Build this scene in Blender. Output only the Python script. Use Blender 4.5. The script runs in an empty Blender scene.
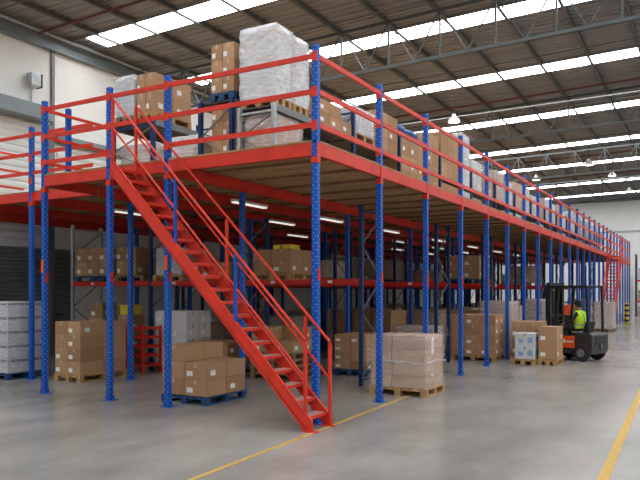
import bpy, bmesh, math, random
from mathutils import Vector, Matrix
random.seed(7)
sc = bpy.context.scene
COL = sc.collection
PI = math.pi

# ------------------------------------------------------------------ camera
F_PX, YAW, Y_HOR, EYE = 680.92, math.radians(29.773), 291.9, 1.93
CY, SY = math.cos(YAW), math.sin(YAW)
cam = bpy.data.cameras.new('camera'); camo = bpy.data.objects.new('camera', cam); COL.objects.link(camo)
cam.sensor_width = 36.0; cam.lens = F_PX / 640 * 36; cam.shift_y = (Y_HOR - 240) / 640
cam.clip_end = 300
camo.location = (0, 0, EYE); camo.rotation_euler = (PI / 2, 0, YAW - PI / 2)
sc.camera = camo

def floor_at(px, py):
    """ground point seen at a photo pixel"""
    d = F_PX * EYE / (py - Y_HOR); r = d * (px - 320) / F_PX
    return d * CY + r * SY, d * SY - r * CY

# ------------------------------------------------------------------ materials
def lin(c):
    o = []
    for v in c:
        v /= 255.0
        o.append(v / 12.92 if v <= .04045 else ((v + .055) / 1.055) ** 2.4)
    return (*o, 1)

class NT:
    def __init__(s, name):
        s.m = bpy.data.materials.new(name); s.m.use_nodes = True
        s.t = s.m.node_tree; s.n = s.t.nodes; s.b = s.n['Principled BSDF']; s.out = s.n['Material Output']
    def add(s, t, **kw):
        nd = s.n.new(t)
        for k, v in kw.items(): setattr(nd, k, v)
        return nd
    def l(s, a, b): s.t.links.new(a, b)
    def math(s, op, a, b=None):
        nd = s.add('ShaderNodeMath', operation=op)
        for i, v in enumerate((a, b)):
            if v is None: continue
            if isinstance(v, (int, float)): nd.inputs[i].default_value = v
            else: s.l(v, nd.inputs[i])
        return nd.outputs[0]
    def mix(s, fac, a, b):
        nd = s.add('ShaderNodeMix', data_type='RGBA')
        for i, v in ((0, fac), (6, a), (7, b)):
            if isinstance(v, (int, float)): nd.inputs[i].default_value = v
            elif isinstance(v, tuple): nd.inputs[i].default_value = v
            else: s.l(v, nd.inputs[i])
        return nd.outputs[2]
    def noise(s, scale=5, detail=3, vec=None, stretch=None, coord='Object'):
        tc = s.add('ShaderNodeTexCoord'); v = tc.outputs[coord]
        if stretch:
            mp = s.add('ShaderNodeMapping'); mp.inputs['Scale'].default_value = stretch
            s.l(v, mp.inputs[0]); v = mp.outputs[0]
        nz = s.add('ShaderNodeTexNoise'); nz.inputs['Scale'].default_value = scale; nz.inputs['Detail'].default_value = detail
        s.l(v, nz.inputs['Vector']); return nz.outputs['Fac']
    def ramp(s, fac, *stops):
        cr = s.add('ShaderNodeValToRGB'); e = cr.color_ramp.elements
        while len(e) < len(stops): e.new(.5)
        for el, (p, c) in zip(e, stops): el.position = p; el.color = c
        s.l(fac, cr.inputs[0]); return cr.outputs[0]
    def bump(s, h, strength=.2, dist=.01):
        b = s.add('ShaderNodeBump'); b.inputs['Strength'].default_value = strength; b.inputs['Distance'].default_value = dist
        s.l(h, b.inputs['Height']); s.l(b.outputs[0], s.b.inputs['Normal'])

def plain(name, rgb, rough=.5, metal=0, var=.12, scale=6):
    n = NT(name); c = lin(rgb)
    dk = tuple(v * (1 - var) for v in c[:3]) + (1,); lt = tuple(min(1, v * (1 + var)) for v in c[:3]) + (1,)
    n.l(n.ramp(n.noise(scale), (.3, dk), (.7, lt)), n.b.inputs['Base Color'])
    n.b.inputs['Roughness'].default_value = rough; n.b.inputs['Metallic'].default_value = metal
    return n.m

def painted_steel(name, rgb, holes=None, pitch=.075, off=.02, rad=.0095, rough=.42):
    """powder coat; 'holes' draws the punched rows of an upright in its colour"""
    n = NT(name); c = lin(rgb)
    dk = tuple(v * .82 for v in c[:3]) + (1,)
    base = n.ramp(n.noise(4, 4), (.35, dk), (.62, c))
    if holes:
        tc = n.add('ShaderNodeTexCoord'); sp = n.add('ShaderNodeSeparateXYZ'); n.l(tc.outputs['Object'], sp.inputs[0])
        ns = n.add('ShaderNodeSeparateXYZ'); n.l(tc.outputs['Normal'], ns.inputs[0])
        ax = n.math('ABSOLUTE', ns.outputs[0]); isx = n.math('GREATER_THAN', ax, .5)
        u = n.math('ADD', n.math('MULTIPLY', sp.outputs[1], isx), n.math('MULTIPLY', sp.outputs[0], n.math('SUBTRACT', 1, isx)))
        du = n.math('SUBTRACT', n.math('ABSOLUTE', u), off)
        ph = n.math('MULTIPLY', n.math('GREATER_THAN', u, 0.0), .5)
        dv = n.math('SUBTRACT', n.math('FRACT', n.math('ADD', n.math('DIVIDE', sp.outputs[2], pitch), ph)), .5)
        dv = n.math('MULTIPLY', dv, pitch)
        r2 = n.math('ADD', n.math('MULTIPLY', du, du), n.math('MULTIPLY', dv, dv))
        inside = n.math('LESS_THAN', r2, rad * rad)
        base = n.mix(inside, base, lin(holes))  # pale specks stand for light showing through the punched holes
    n.l(base, n.b.inputs['Base Color'])
    n.b.inputs['Roughness'].default_value = rough; n.b.inputs['Specular IOR Level'].default_value = .3
    return n.m

def carton_mat(name, a, b, print_col=None):
    n = NT(name)
    oi = n.add('ShaderNodeObjectInfo')
    c = n.ramp(oi.outputs['Random'], (0, lin(a)), (1, lin(b)))
    nz = n.noise(9, 4)
    c2 = n.mix(n.math('MULTIPLY', nz, .25), c, lin(tuple(v * .72 for v in a)))
    n.l(c2, n.b.inputs['Base Color']); n.b.inputs['Roughness'].default_value = .75
    n.bump(n.noise(60, 2, stretch=(1, 1, .15)), .06, .004)
    return n.m

def film_mat(name, cover=.45):
    """stretch film: clear plastic with milky folds and glossy streaks"""
    n = NT(name); n.b.inputs['Base Color'].default_value = (.8, .81, .83, 1)
    n.b.inputs['Roughness'].default_value = .18
    nz = n.noise(5, 5, stretch=(1, 1, 5)); nz2 = n.noise(34, 3, stretch=(1, 1, .3))
    f = n.math('ADD', n.math('MULTIPLY', nz, .75), n.math('MULTIPLY', nz2, .25))
    fac = n.ramp(f, (.36, (max(.03, cover * .8 - .2),) * 3 + (1,)), (.66, (min(.9, cover * .8 + .16),) * 3 + (1,)))
    n.bump(f, .45, .03)
    tr = n.add('ShaderNodeBsdfTransparent'); mx = n.add('ShaderNodeMixShader')
    n.l(fac, mx.inputs[0]); n.l(tr.outputs[0], mx.inputs[1]); n.l(n.b.outputs[0], mx.inputs[2])
    n.l(mx.outputs[0], n.out.inputs[0])
    return n.m

def emit(name, rgb, s):
    n = NT(name); n.b.inputs['Base Color'].default_value = (.8, .8, .8, 1)
    n.b.inputs['Emission Color'].default_value = lin(rgb); n.b.inputs['Emission Strength'].default_value = s
    return n.m

M = {}
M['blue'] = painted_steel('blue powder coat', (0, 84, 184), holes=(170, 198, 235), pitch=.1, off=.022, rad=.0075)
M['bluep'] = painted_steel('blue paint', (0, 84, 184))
M['navy'] = painted_steel('rack blue', (2, 42, 96), holes=(120, 140, 170), pitch=.1, off=.016, rad=.006)  # rack blue, darkened so the colour carries the shade under the deck
M['red'] = painted_steel('red powder coat', (224, 58, 40), rough=.42)
M['redrack'] = painted_steel('rack beam red', (208, 44, 34), rough=.45)
M['galv'] = plain('galvanised steel', (168, 172, 174), .45, .5, .15, 8)
M['dgalv'] = plain('dull galvanised steel', (118, 122, 124), .5, .3, .15, 8)
M['purlin'] = plain('grey painted purlin', (96, 96, 92), .6, .1, .12, 3)
M['truss'] = plain('truss grey paint', (78, 84, 84), .5, .2, .12, 3)
M['pipe'] = plain('sprinkler pipe red brown', (98, 40, 36), .5, 0, .2, 3)
M['carton'] = carton_mat('brown cardboard', (164, 124, 88), (190, 150, 112))
M['kraft'] = carton_mat('pale kraft cardboard', (192, 152, 122), (206, 170, 142))
M['whitebox'] = carton_mat('white carton board', (196, 198, 202), (222, 222, 222))
M['greybox'] = carton_mat('grey carton board', (184, 186, 192), (206, 208, 212))
M['tape'] = plain('packing tape', (150, 112, 74), .25, 0, .08)
M['ctape'] = plain('clear packing tape', (196, 170, 140), .2, 0, .08)
M['sticker'] = plain('white label paper', (232, 232, 228), .6, 0, .05)
M['ink'] = plain('black ink', (40, 40, 42), .7, 0, .05)
M['film'] = film_mat('stretch film', .5)
M['filmw'] = film_mat('milky stretch film', .8)
M['filmc'] = film_mat('clear stretch film', .18)
M['filmx'] = film_mat('thin stretch film', .28)
M['wood'] = plain('pallet timber', (178, 140, 92), .8, 0, .25, 7)
M['woodo'] = plain('old pallet timber', (138, 108, 76), .85, 0, .25, 7)
M['bluewood'] = plain('blue painted pallet timber', (18, 66, 112), .7, 0, .3, 8)
M['dark'] = plain('dark shelf steel', (66, 66, 66), .6, .1, .2)
M['blk'] = plain('black paint', (26, 26, 28), .45, 0, .15)
M['char'] = plain('charcoal paint', (44, 44, 46), .4, 0, .12)
M['orange'] = plain('orange paint', (226, 84, 30), .4, 0, .08)
M['yellow'] = plain('yellow plastic', (226, 200, 30), .5, 0, .08)
M['tyre'] = plain('tyre rubber', (36, 36, 38), .8, 0, .2)
M['hub'] = plain('wheel hub', (120, 118, 112), .5, .2, .1)
M['hivis'] = plain('hi-vis yellow green cloth', (190, 232, 22), .7, 0, .08)
M['reflect'] = plain('grey reflective band', (150, 160, 168), .35, .2, .05)
M['cloth'] = plain('dark work clothes', (36, 38, 44), .85, 0, .2)
M['skin'] = plain('skin', (188, 140, 116), .55, 0, .06)
M['cap'] = plain('black cap', (26, 26, 30), .8, 0, .2)
M['tube'] = emit('fluorescent tube', (255, 250, 240), 1.0)
M['bulb'] = emit('high bay lamp', (255, 250, 240), 6)
M['sky'] = emit('translucent skylight sheet', (247, 251, 255), 14)
M['white'] = plain('white enamel', (224, 224, 220), .4, 0, .05)
M['sackb'] = plain('blue plastic sack', (44, 92, 160), .4, 0, .3, 12)
M['lineye'] = plain('yellow floor paint', (202, 162, 74), .55, 0, .22, 14)
M['foot'] = plain('tread steel', (182, 150, 142), .5, .1, .3, 20)

def floor_mat():
    n = NT('polished concrete floor')
    a = n.noise(.3, 4); b = n.noise(1.0, 5, stretch=(.8, 1.5, 1)); c = n.noise(9, 3)
    f = n.math('ADD', n.math('MULTIPLY', a, .5), n.math('ADD', n.math('MULTIPLY', b, .4), n.math('MULTIPLY', c, .1)))
    col = n.ramp(f, (.3, lin((124, 120, 113))), (.5, lin((154, 150, 143))), (.7, lin((178, 174, 167))))
    n.l(col, n.b.inputs['Base Color'])
    n.b.inputs['Roughness'].default_value = .21
    n.b.inputs['Specular IOR Level'].default_value = .5
    return n.m
M['floor'] = floor_mat()

def roof_mat():
    n = NT('ribbed roof sheeting underside')
    a = n.noise(1.2, 5, stretch=(2.5, .5, 1)); b = n.noise(.25, 3)
    f = n.math('ADD', n.math('MULTIPLY', a, .6), n.math('MULTIPLY', b, .4))
    n.l(n.ramp(f, (.35, lin((134, 132, 131))), (.65, lin((158, 156, 154)))), n.b.inputs['Base Color'])
    n.b.inputs['Roughness'].default_value = .7
    tc = n.add('ShaderNodeTexCoord'); w = n.add('ShaderNodeTexWave'); w.bands_direction = 'X'
    w.inputs['Scale'].default_value = 1.6; w.inputs['Distortion'].default_value = .0
    n.l(tc.outputs['Object'], w.inputs['Vector']); n.bump(w.outputs['Fac'], .9, .05)
    return n.m
M['roof'] = roof_mat()
M['wall'] = plain('painted wall panel', (236, 236, 233), .75, 0, .03, 1.2)
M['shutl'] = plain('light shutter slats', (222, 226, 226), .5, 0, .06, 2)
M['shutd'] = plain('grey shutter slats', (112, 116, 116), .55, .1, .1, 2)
M['gutter'] = plain('eaves steel blue grey', (128, 138, 142), .5, .25, .12, 2)

def deck_mat():
    n = NT('particle board deck')
    nz = n.noise(3, 5, stretch=(2, .4, 1))
    n.l(n.ramp(nz, (.3, lin((150, 116, 76))), (.7, lin((186, 150, 104)))), n.b.inputs['Base Color'])
    n.b.inputs['Roughness'].default_value = .8
    return n.m
M['deck'] = deck_mat()

# ------------------------------------------------------------------ mesh helpers
class MB:
    def __init__(s): s.v = []; s.f = []; s.mi = []
    def _q(s, vs, fs, mi=0):
        o = len(s.v); s.v += [tuple(v) for v in vs]; s.f += [tuple(i + o for i in f) for f in fs]; s.mi += [mi] * len(fs)
        return s
    BF = [(0, 3, 2, 1), (4, 5, 6, 7), (0, 1, 5, 4), (1, 2, 6, 5), (2, 3, 7, 6), (3, 0, 4, 7)]
    def box(s, x0, x1, y0, y1, z0, z1, mi=0):
        return s._q([(x0, y0, z0), (x1, y0, z0), (x1, y1, z0), (x0, y1, z0), (x0, y0, z1), (x1, y0, z1), (x1, y1, z1), (x0, y1, z1)], s.BF, mi)
    def bar(s, p, q, w, h, up=(0, 0, 1), mi=0):
        """rectangular bar from p to q: w sideways, h along up"""
        p, q = Vector(p), Vector(q); d = (q - p).normalized(); u = Vector(up)
        side = d.cross(u)
        if side.length < 1e-4: side = d.cross(Vector((1, 0, 0)))
        side.normalize(); u = side.cross(d).normalized()
        vs = []
        for c in (p, q):
            for a, b in ((-1, -1), (1, -1), (1, 1), (-1, 1)): vs.append(c + side * (a * w / 2) + u * (b * h / 2))
        return s._q(vs, [(0, 3, 2, 1), (4, 5, 6, 7), (0, 1, 5, 4), (1, 2, 6, 5), (2, 3, 7, 6), (3, 0, 4, 7)], mi)
    def tube(s, pts, r, n=8, mi=0):
        pts = [Vector(p) for p in pts]; rings = []; prev = None
        for i, p in enumerate(pts):
            d = (pts[min(i + 1, len(pts) - 1)] - pts[max(i - 1, 0)]).normalized()
            a = prev if prev is not None else (Vector((0, 0, 1)) if abs(d.z) < .9 else Vector((1, 0, 0)))
            a = (a - d * a.dot(d)).normalized(); b = d.cross(a); prev = a
            rr = r[i] if isinstance(r, (list, tuple)) else r
            rings.append([p + (a * math.cos(2 * PI * k / n) + b * math.sin(2 * PI * k / n)) * rr for k in range(n)])
        vs = [v for ring in rings for v in ring]; fs = []
        for i in range(len(pts) - 1):
            for k in range(n):
                k2 = (k + 1) % n; fs.append((i * n + k, i * n + k2, (i + 1) * n + k2, (i + 1) * n + k))
        fs.append(tuple(reversed(range(n)))); fs.append(tuple((len(pts) - 1) * n + k for k in range(n)))
        return s._q(vs, fs, mi)
    def lathe(s, c, prof, n=16, axis='z', mi=0):
        vs = []; fs = []
        for r, h in prof:
            for k in range(n):
                a = 2 * PI * k / n; u, w = r * math.cos(a), r * math.sin(a)
                v = (u, w, h) if axis == 'z' else ((u, h, w) if axis == 'y' else (h, u, w))
                vs.append((c[0] + v[0], c[1] + v[1], c[2] + v[2]))
        for i in range(len(prof) - 1):
            for k in range(n):
                k2 = (k + 1) % n; fs.append((i * n + k, i * n + k2, (i + 1) * n + k2, (i + 1) * n + k))
        fs.append(tuple(range(n))); fs.append(tuple(reversed([(len(prof) - 1) * n + k for k in range(n)])))
        return s._q(vs, fs, mi)
    def prism(s, poly, axis, a, b, mi=0):
        """extrude a 2D polygon: axis x -> poly in (y,z), y -> (x,z), z -> (x,y)"""
        def P(p, t): return (t, p[0], p[1]) if axis == 'x' else ((p[0], t, p[1]) if axis == 'y' else (p[0], p[1], t))
        n = len(poly); vs = [P(p, a) for p in poly] + [P(p, b) for p in poly]
        fs = [tuple(range(n)), tuple(reversed(range(n, 2 * n)))] + [(i, i + n, (i + 1) % n + n, (i + 1) % n) for i in range(n)]
        return s._q(vs, fs, mi)
    def mesh(s, name, mats, bevel=0, smooth=False, seg=2):
        me = bpy.data.meshes.new(name); me.from_pydata(s.v, [], s.f)
        for m in (mats if isinstance(mats, (list, tuple)) else [mats]): me.materials.append(m)
        me.polygons.foreach_set('material_index', s.mi)
        bm = bmesh.new(); bm.from_mesh(me); bmesh.ops.recalc_face_normals(bm, faces=bm.faces)
        if bevel: bmesh.ops.bevel(bm, geom=list(bm.edges), offset=bevel, segments=seg, affect='EDGES', profile=.6)
        if smooth:
            for f in bm.faces: f.smooth = True
            for e in bm.edges:
                if len(e.link_faces) == 2 and e.calc_face_angle(0) > .7: e.smooth = False
        bm.to_mesh(me); bm.free(); return me

def link(name, me, parent=None, loc=(0, 0, 0), rz=0):
    o = bpy.data.objects.new(name, me); COL.objects.link(o)
    o.location = loc; o.rotation_euler = (0, 0, rz)
    if parent is not None: o.parent = parent
    return o
def part(name, mb, mat, parent, bevel=0, smooth=False, loc=(0, 0, 0)):
    return link(name, mb.mesh(name, mat, bevel, smooth), parent, loc)
def tag(o, label, cat, group=None, kind=None):
    o['label'] = label; o['category'] = cat
    if group: o['group'] = group
    if kind: o['kind'] = kind
    return o
def thing(name, label, cat, loc=(0, 0, 0), rz=0, group=None):
    return tag(link(name, None, None, loc, rz), label, cat, group)
def struct(name, mb, mat, label=None, bevel=0):
    o = link(name, mb.mesh(name, mat, bevel)); o['kind'] = 'structure'
    if label: o['label'] = label; 
    return o
ORD = ['first', 'second', 'third', 'fourth', 'fifth', 'sixth', 'seventh', 'eighth', 'ninth', 'tenth', 'eleventh', 'twelfth',
       'thirteenth', 'fourteenth', 'fifteenth', 'sixteenth', 'seventeenth', 'eighteenth', 'nineteenth', 'twentieth']

# ------------------------------------------------------------------ building shell
WX0, WX1, WY0, WY1 = -16.0, 64.0, -20.0, 17.5
def roof_z(y): return 9.8 + .02 * (WY1 - y)
struct('floor', MB().box(WX0, WX1, WY0, WY1, -.2, 0), M['floor'])
struct('wall_left', MB().box(WX0, WX1, WY1, WY1 + .2, 0, 10.0), M['wall'])
struct('wall_right', MB().box(WX0, WX1, WY0 - .2, WY0, 0, 10.7), M['wall'])
struct('wall_far', MB().box(WX1, WX1 + .2, WY0, WY1, 0, 10.7), M['wall'])
struct('wall_near', MB().box(WX0 - .2, WX0, WY0, WY1, 0, 10.7), M['wall'])
SKX = [-8.5, -2.5, 3.5, 9.2, 15.0, 19.6, 25.2, 31.9, 38.8, 45.0, 53.0, 59.6]  # the last strip is an added glowing source to brighten the far wall
SKW = .44
def roof_strip(x0, x1, t0=0, t1=.08, ya=WY0, yb=WY1):
    za, zb = roof_z(ya), roof_z(yb)
    return MB().prism([(ya, za + t0), (yb, zb + t0), (yb, zb + t1), (ya, za + t1)], 'x', x0, x1)
edges = [WX0] + [v for x in SKX for v in (x - SKW, x + SKW)] + [WX1]
roof = MB()
for i in range(0, len(edges), 2):
    za, zb = roof_z(WY0), roof_z(WY1)
    roof.prism([(WY0, za), (WY1, zb), (WY1, zb + .08), (WY0, za + .08)], 'x', edges[i], edges[i + 1])
x = WX0 + .2
while x < WX1:   # ribs of the sheeting, running down the slope
    if all(abs(x - q) > SKW + .05 for q in SKX): roof.prism([(WY0, za - .022), (WY1, zb - .022), (WY1, zb + .01), (WY0, za + .01)], 'x', x - .03, x + .03)
    x += .3
for q in SKX:    # upstands beside the translucent strips
    for e in (-1, 1): roof.prism([(WY0, za - .1), (WY1, zb - .1), (WY1, zb + .01), (WY0, za + .01)], 'x', q + e * (SKW + .012) - .01, q + e * (SKW + .012) + .01)
struct('ceiling', roof, M['roof'])
for i, x in enumerate(SKX):
    struct('window_%d' % (i + 1), roof_strip(x - SKW, x + SKW, -.1, -.085, WY0 + 1.0, WY1 - .9), M['sky'], 'translucent skylight strip across the roof')
    for e in (0, 1):   # opaque sheet at the two ends of the strip
        ya, yb = ((WY0, WY0 + 1.0), (WY1 - .9, WY1))[e]
        struct('ceiling', roof_strip(x - SKW, x + SKW, 0, .08, ya, yb), M['roof'])
# purlins run along the building, under the sheets
y = 16.05; k = 0
while y > WY0 + .5:
    z = roof_z(y) - .005; m = MB()
    m.box(WX0, WX1, y - .012, y + .012, z - .15, z); m.box(WX0, WX1, y - .045, y + .045, z - .162, z - .15); m.box(WX0, WX1, y - .045, y + .045, z - .012, z)
    struct('roof_purlin', m, M['purlin']); y -= 1.56; k += 1
# trusses across the building
def truss(x):
    m = MB()
    ya, yb = WY0 + .3, WY1 - .3
    zt = lambda yy: roof_z(yy) - .33
    zb = lambda yy: roof_z(yy) - 1.62
    m.bar((x, ya, zt(ya)), (x, yb, zt(yb)), .08, .08); m.bar((x, ya, zb(ya)), (x, yb, zb(yb)), .08, .09)
    n = 24
    for i in range(n + 1):
        yy = ya + (yb - ya) * i / n
        m.bar((x, yy, zb(yy)), (x, yy, zt(yy)), .05, .05, (1, 0, 0))
        if i < n:
            y2 = ya + (yb - ya) * (i + .5) / n; y3 = ya + (yb - ya) * (i + 1) / n
            m.bar((x, yy, zt(yy)), (x, y2, zb(y2)), .035, .035, (1, 0, 0)); m.bar((x, y2, zb(y2)), (x, y3, zt(y3)), .035, .035, (1, 0, 0))
    struct('roof_truss', m, M['truss'])
for x in (-4.2, 6.9, 17.9, 28.6, 39.6, 50.6): truss(x)
# sprinkler mains and bridging rods across the roof
for i, x in enumerate([6.2, 11.6, 13.2, 17.2, 21.4, 23.2, 27.6, 29.8, 34.2, 36.6, 41.4, 43.2, 48.2, 50]):
    m = MB(); z0, z1 = roof_z(WY0 + .5) - .31, roof_z(WY1 - .5) - .31
    m.tube([(x, WY0 + .5, z0), (x, WY1 - .5, z1)], .04 if i % 2 == 0 else .022, 6)
    struct('sprinkler_pipe', m, M['pipe'] if i % 2 == 0 else M['purlin'])
for i, (x, zz) in enumerate(((26.9, 9.0), (46.5, 9.0))):   # thin pale conduit hung under the roof
    struct('conduit', MB().tube([(x, WY0 + .5, zz + .35), (x, WY1 - .5, zz)], .03, 6), M['galv'])
# eaves steel and gutter along the left wall
m = MB().box(WX0, WX1, WY1 - .14, WY1, 9.32, 9.78); m.box(WX0, WX1, WY1 - .2, WY1, 9.28, 9.33); m.box(WX0, WX1, WY1 - .2, WY1, 9.74, 9.79)
struct('trim_1', m, M['gutter'])
struct('trim_2', MB().tube([(WX0, WY1 - .4, 9.62), (WX1, WY1 - .4, 9.62)], .045, 8), M['galv'])
for i, (px_x) in enumerate((14.03, 22.5, 30.5, 38.5, 46.5, 54.5)):
    struct('trim_%d' % (i + 3), MB().box(px_x - .05, px_x + .05, WY1 - .08, WY1, 0, 9.3), M['dgalv'])
# shutter doors in the left wall: light slatted upper sheet over a grey roller door
def slats(mb, x0, x1, y, z0, z1, pitch=.11):
    n = max(1, int((z1 - z0) / pitch)); p = (z1 - z0) / n
    for i in range(n):
        a = z0 + i * p
        mb.prism([(y, a), (y - .035, a + p * .28), (y - .035, a + p * .72), (y, a + p * .98)], 'x', x0, x1)
    return mb
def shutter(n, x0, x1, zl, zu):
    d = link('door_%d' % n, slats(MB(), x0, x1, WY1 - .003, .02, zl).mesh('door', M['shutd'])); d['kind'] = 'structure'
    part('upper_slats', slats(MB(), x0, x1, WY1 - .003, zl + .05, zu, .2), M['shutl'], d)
    part('shutter_hood', MB().box(x0 - .1, x1 - .1, WY1 - .5, WY1 - .002, zu + .01, zu + .42), M['gutter'], d)
    part('door_frame', MB().box(x1 + .01, x1 + .12, WY1 - .16, WY1 - .002, 0, zu), M['dgalv'], d)
    part('bottom_bar', MB().box(x0, x1, WY1 - .06, WY1 - .036, .02, .14), M['dgalv'], d)
    return d
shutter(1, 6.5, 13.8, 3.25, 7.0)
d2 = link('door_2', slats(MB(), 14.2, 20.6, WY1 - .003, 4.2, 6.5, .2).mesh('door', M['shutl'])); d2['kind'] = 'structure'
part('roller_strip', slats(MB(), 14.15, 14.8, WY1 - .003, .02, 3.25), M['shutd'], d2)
part('shutter_hood', MB().box(14.1, 20.7, WY1 - .2, WY1 - .002, 6.51, 6.75), M['gutter'], d2)
# far wall girts
struct('trim_20', MB().box(WX1 - .08, WX1, WY0, WY1, 7.05, 7.2), M['galv'])
struct('trim_21', MB().box(WX1 - .1, WX1, 1.05, 1.25, 0, 10.0), M['dgalv'])
struct('trim_22', MB().box(WX1 - .16, WX1, WY0, WY1, 9.75, 10.0), M['gutter'])

# wall mounted floodlight and its conduits
t = thing('floodlight', 'grey boxy floodlight fixed high on the left wall', 'light', (13.26, WY1 - .002, 8.2))
part('housing', MB().box(-.17, .17, -.3, -.06, -.2, .16), M['galv'], t, .015)
part('bracket', MB().box(-.1, .1, -.06, 0, -.12, .12), M['dgalv'], t)
part('glass', MB().box(-.13, .13, -.25, -.1, -.215, -.201), M['white'], t)
part('bezel', MB().box(.172, .195, -.32, -.05, -.22, .18), M['blk'], t)
t = thing('conduit_pipe', 'thin steel conduit running down the left wall below the floodlight', 'pipe', (13.26, WY1 - .05, 0))
part('conduit', MB().tube([(0, 0, 7.46), (0, 0, 7.94)], .025, 8), M['galv'], t)

# floor lines
tag(link('floor_line', MB().box(-8, 5.2, -.033, .033, .0012, .003).mesh('line', M['lineye']), None, (8.0, 4.71, 0), .036),
    'thin worn yellow line painted on the floor past the stair foot', 'floor marking')
tag(link('floor_line', MB().box(-8, 26, -.055, .055, .0012, .003).mesh('line', M['lineye']), None, (7.51, .95, 0), .0285),
    'straight yellow aisle line painted on the floor at the right', 'floor marking')

# ------------------------------------------------------------------ mezzanine
XF, YS, HP, HD = 8.68, 5.034, 5.568, 4.166
SX = [8.68, 10.9, 13.15, 15.4, 17.54, 19.61, 21.64, 23.64, 25.73, 27.7, 29.58, 31.5, 33.27, 34.99, 36.7, 38.31, 39.98, 41.53, 43.2, 44.74, 46.28, 47.9, 49.5, 51.0, 52.5, 53.9]
FY = [7.912, 9.28, 11.02]
XR, YL = 9.95, 15.3
mez = thing('mezzanine_platform', 'long red and blue steel mezzanine platform with guard rails', 'mezzanine', (XF, YS, 0))
MO = Vector((XF, YS, 0))
def mpart(name, mb, mat, bevel=0):
    mb.v = [(v[0] - XF, v[1] - YS, v[2]) for v in mb.v]
    return part(name, mb, mat, mez, bevel)
PW, PD = .046, .04          # half sizes across / along
def post_mesh(h):
    m = MB().box(-PD, PD, -PW, PW, .008, h)
    m.box(-PD - .006, -PD, -PW, -PW + .014, .008, h); m.box(-PD - .006, -PD, PW - .014, PW, .008, h)
    return m.mesh('post', M['blue'])
ME_POST = post_mesh(HP); ME_POSTI = post_mesh(HD - .27)
ME_PLATE = MB().box(-.1, .1, -.1, .1, .001, .008).box(-.05, .05, -.055, -.05, .008, .09).box(-.05, .05, .05, .055, .008, .09).mesh('plate', M['bluep'])
mb = MB().box(-PD - .008, PD + .004, -PW - .008, -PW - .001, HD - .34, HD - .04).box(-PD - .014, -PD - .007, -PW - .008, PW + .008, HD - .34, HD - .25)
ME_CONN = mb.mesh('connector', M['red'])
ME_CLIP = MB().box(-.03, .03, -PW - .012, -PW - .001, 2.1, 2.28).mesh('clip', M['redrack'])
ME_RCLIP = MB().box(-PD - .013, -PD - .007, -PW - .002, PW + .002, -.08, .07).mesh('rail_clip', M['red'])
def mpost(x, y, full=True, conn=True, clip=False):
    p = link('post', ME_POST if full else ME_POSTI, mez, (x - XF, y - YS, 0))
    link('base_plate', ME_PLATE, p)
    if conn and full: link('beam_bracket', ME_CONN, p)
    if clip: link('shelf_bracket', ME_CLIP, p)
    if full:
        for z in (5.40, 4.88, 4.39): link('rail_bracket', ME_RCLIP, p, (0, 0, z))
    return p
for i, x in enumerate(SX): mpost(x, YS, clip=(i in (0, 1, 2, 3, 4)))
for y in FY: mpost(XF, y, clip=True)
mpost(9.9, 13.0); mpost(9.9, YL)
pl = mpost(9.3, 11.0, full=True) if False else None
for i, x in enumerate(SX[1::2]):
    for y in (8.0, 11.02, 13.2, YL):
        if i == 0 and y > 12: continue
        mpost(x, y, full=False, clip=False)
# warning plates on two posts
def warn(x, y, z):
    p = [o for o in mez.children if abs(o.location.x - (x - XF)) < .01 and abs(o.location.y - (y - YS)) < .01][0]
    o = part('warning_plate', MB().box(-PD - .02, -PD - .0145, -.035, .035, z - .12, z + .12), M['orange'], p); o['label'] = 'orange warning plate'
warn(XF, FY[2], 2.42); warn(XF, FY[0], 2.42)
# deck boards (two rectangles of the L-shaped plan)
dk = MB().box(XF - .04, SX[-1] + .04, YS - .04, 11.02, HD - .03, HD); dk.box(XR - .02, SX[-1] + .04, 11.02, YL + .05, HD - .03, HD); dk.box(11.4, SX[-1] + .04, YL + .05, WY1 - .05, HD - .03, HD)
mpart('deck', dk, M['deck'])
def beam(p, q, h=.205, t=.05, zt=HD - .031, mat='red'):
    """cold-rolled C beam between two points, lips top and bottom"""
    m = MB(); x0, x1 = sorted((p[0], q[0])); y0, y1 = sorted((p[1], q[1]))
    if y1 - y0 < 1e-6: # along X
        m.box(x0, x1, y0 - t / 2, y0 - t / 2 + .006, zt - h, zt); m.box(x0, x1, y0 - t / 2, y0 + t / 2, zt - .008, zt); m.box(x0, x1, y0 - t / 2, y0 + t / 2, zt - h, zt - h + .008)
    else:
        m.box(x0 - t / 2, x0 - t / 2 + .006, y0, y1, zt - h, zt); m.box(x0 - t / 2, x0 + t / 2, y0, y1, zt - .008, zt); m.box(x0 - t / 2, x0 + t / 2, y0, y1, zt - h, zt - h + .008)
    return mpart('beam', m, M[mat])
for a, b in zip(SX, SX[1:]): beam((a + PD, YS - .02), (b - PD, YS - .02))
ys = [YS] + FY
for a, b in zip(ys, ys[1:]): beam((XF - .02, a + PW), (XF - .02, b - PW))
beam((XF + PD, 11.02), (XR, 11.02)); beam((XR - .02, 11.1), (XR - .02, 13.0 - PW)); beam((XR - .02, 13.0 + PW), (XR - .02, YL))
for y in (8.0, 9.5, 11.02, 13.2, YL, 17.2):
    x0 = XF + .05 if y < 11.02 else (XR + .05 if y < 16 else 11.45)
    beam((x0, y), (SX[-1], y), .23, .05, HD - .032)
xs_j = []
for a, b in zip(SX, SX[1:]): xs_j += [a, (a + b) / 2]
jm = 0
for x in xs_j[1:60]:
    m = MB()
    y1 = 11.0 if x < XR else YL
    m.box(x - .02, x + .02, YS + .06, y1 - .04, HD - .075, HD - .031)
    mpart('joist', m, M['woodo'])
    jm += 1
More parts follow.
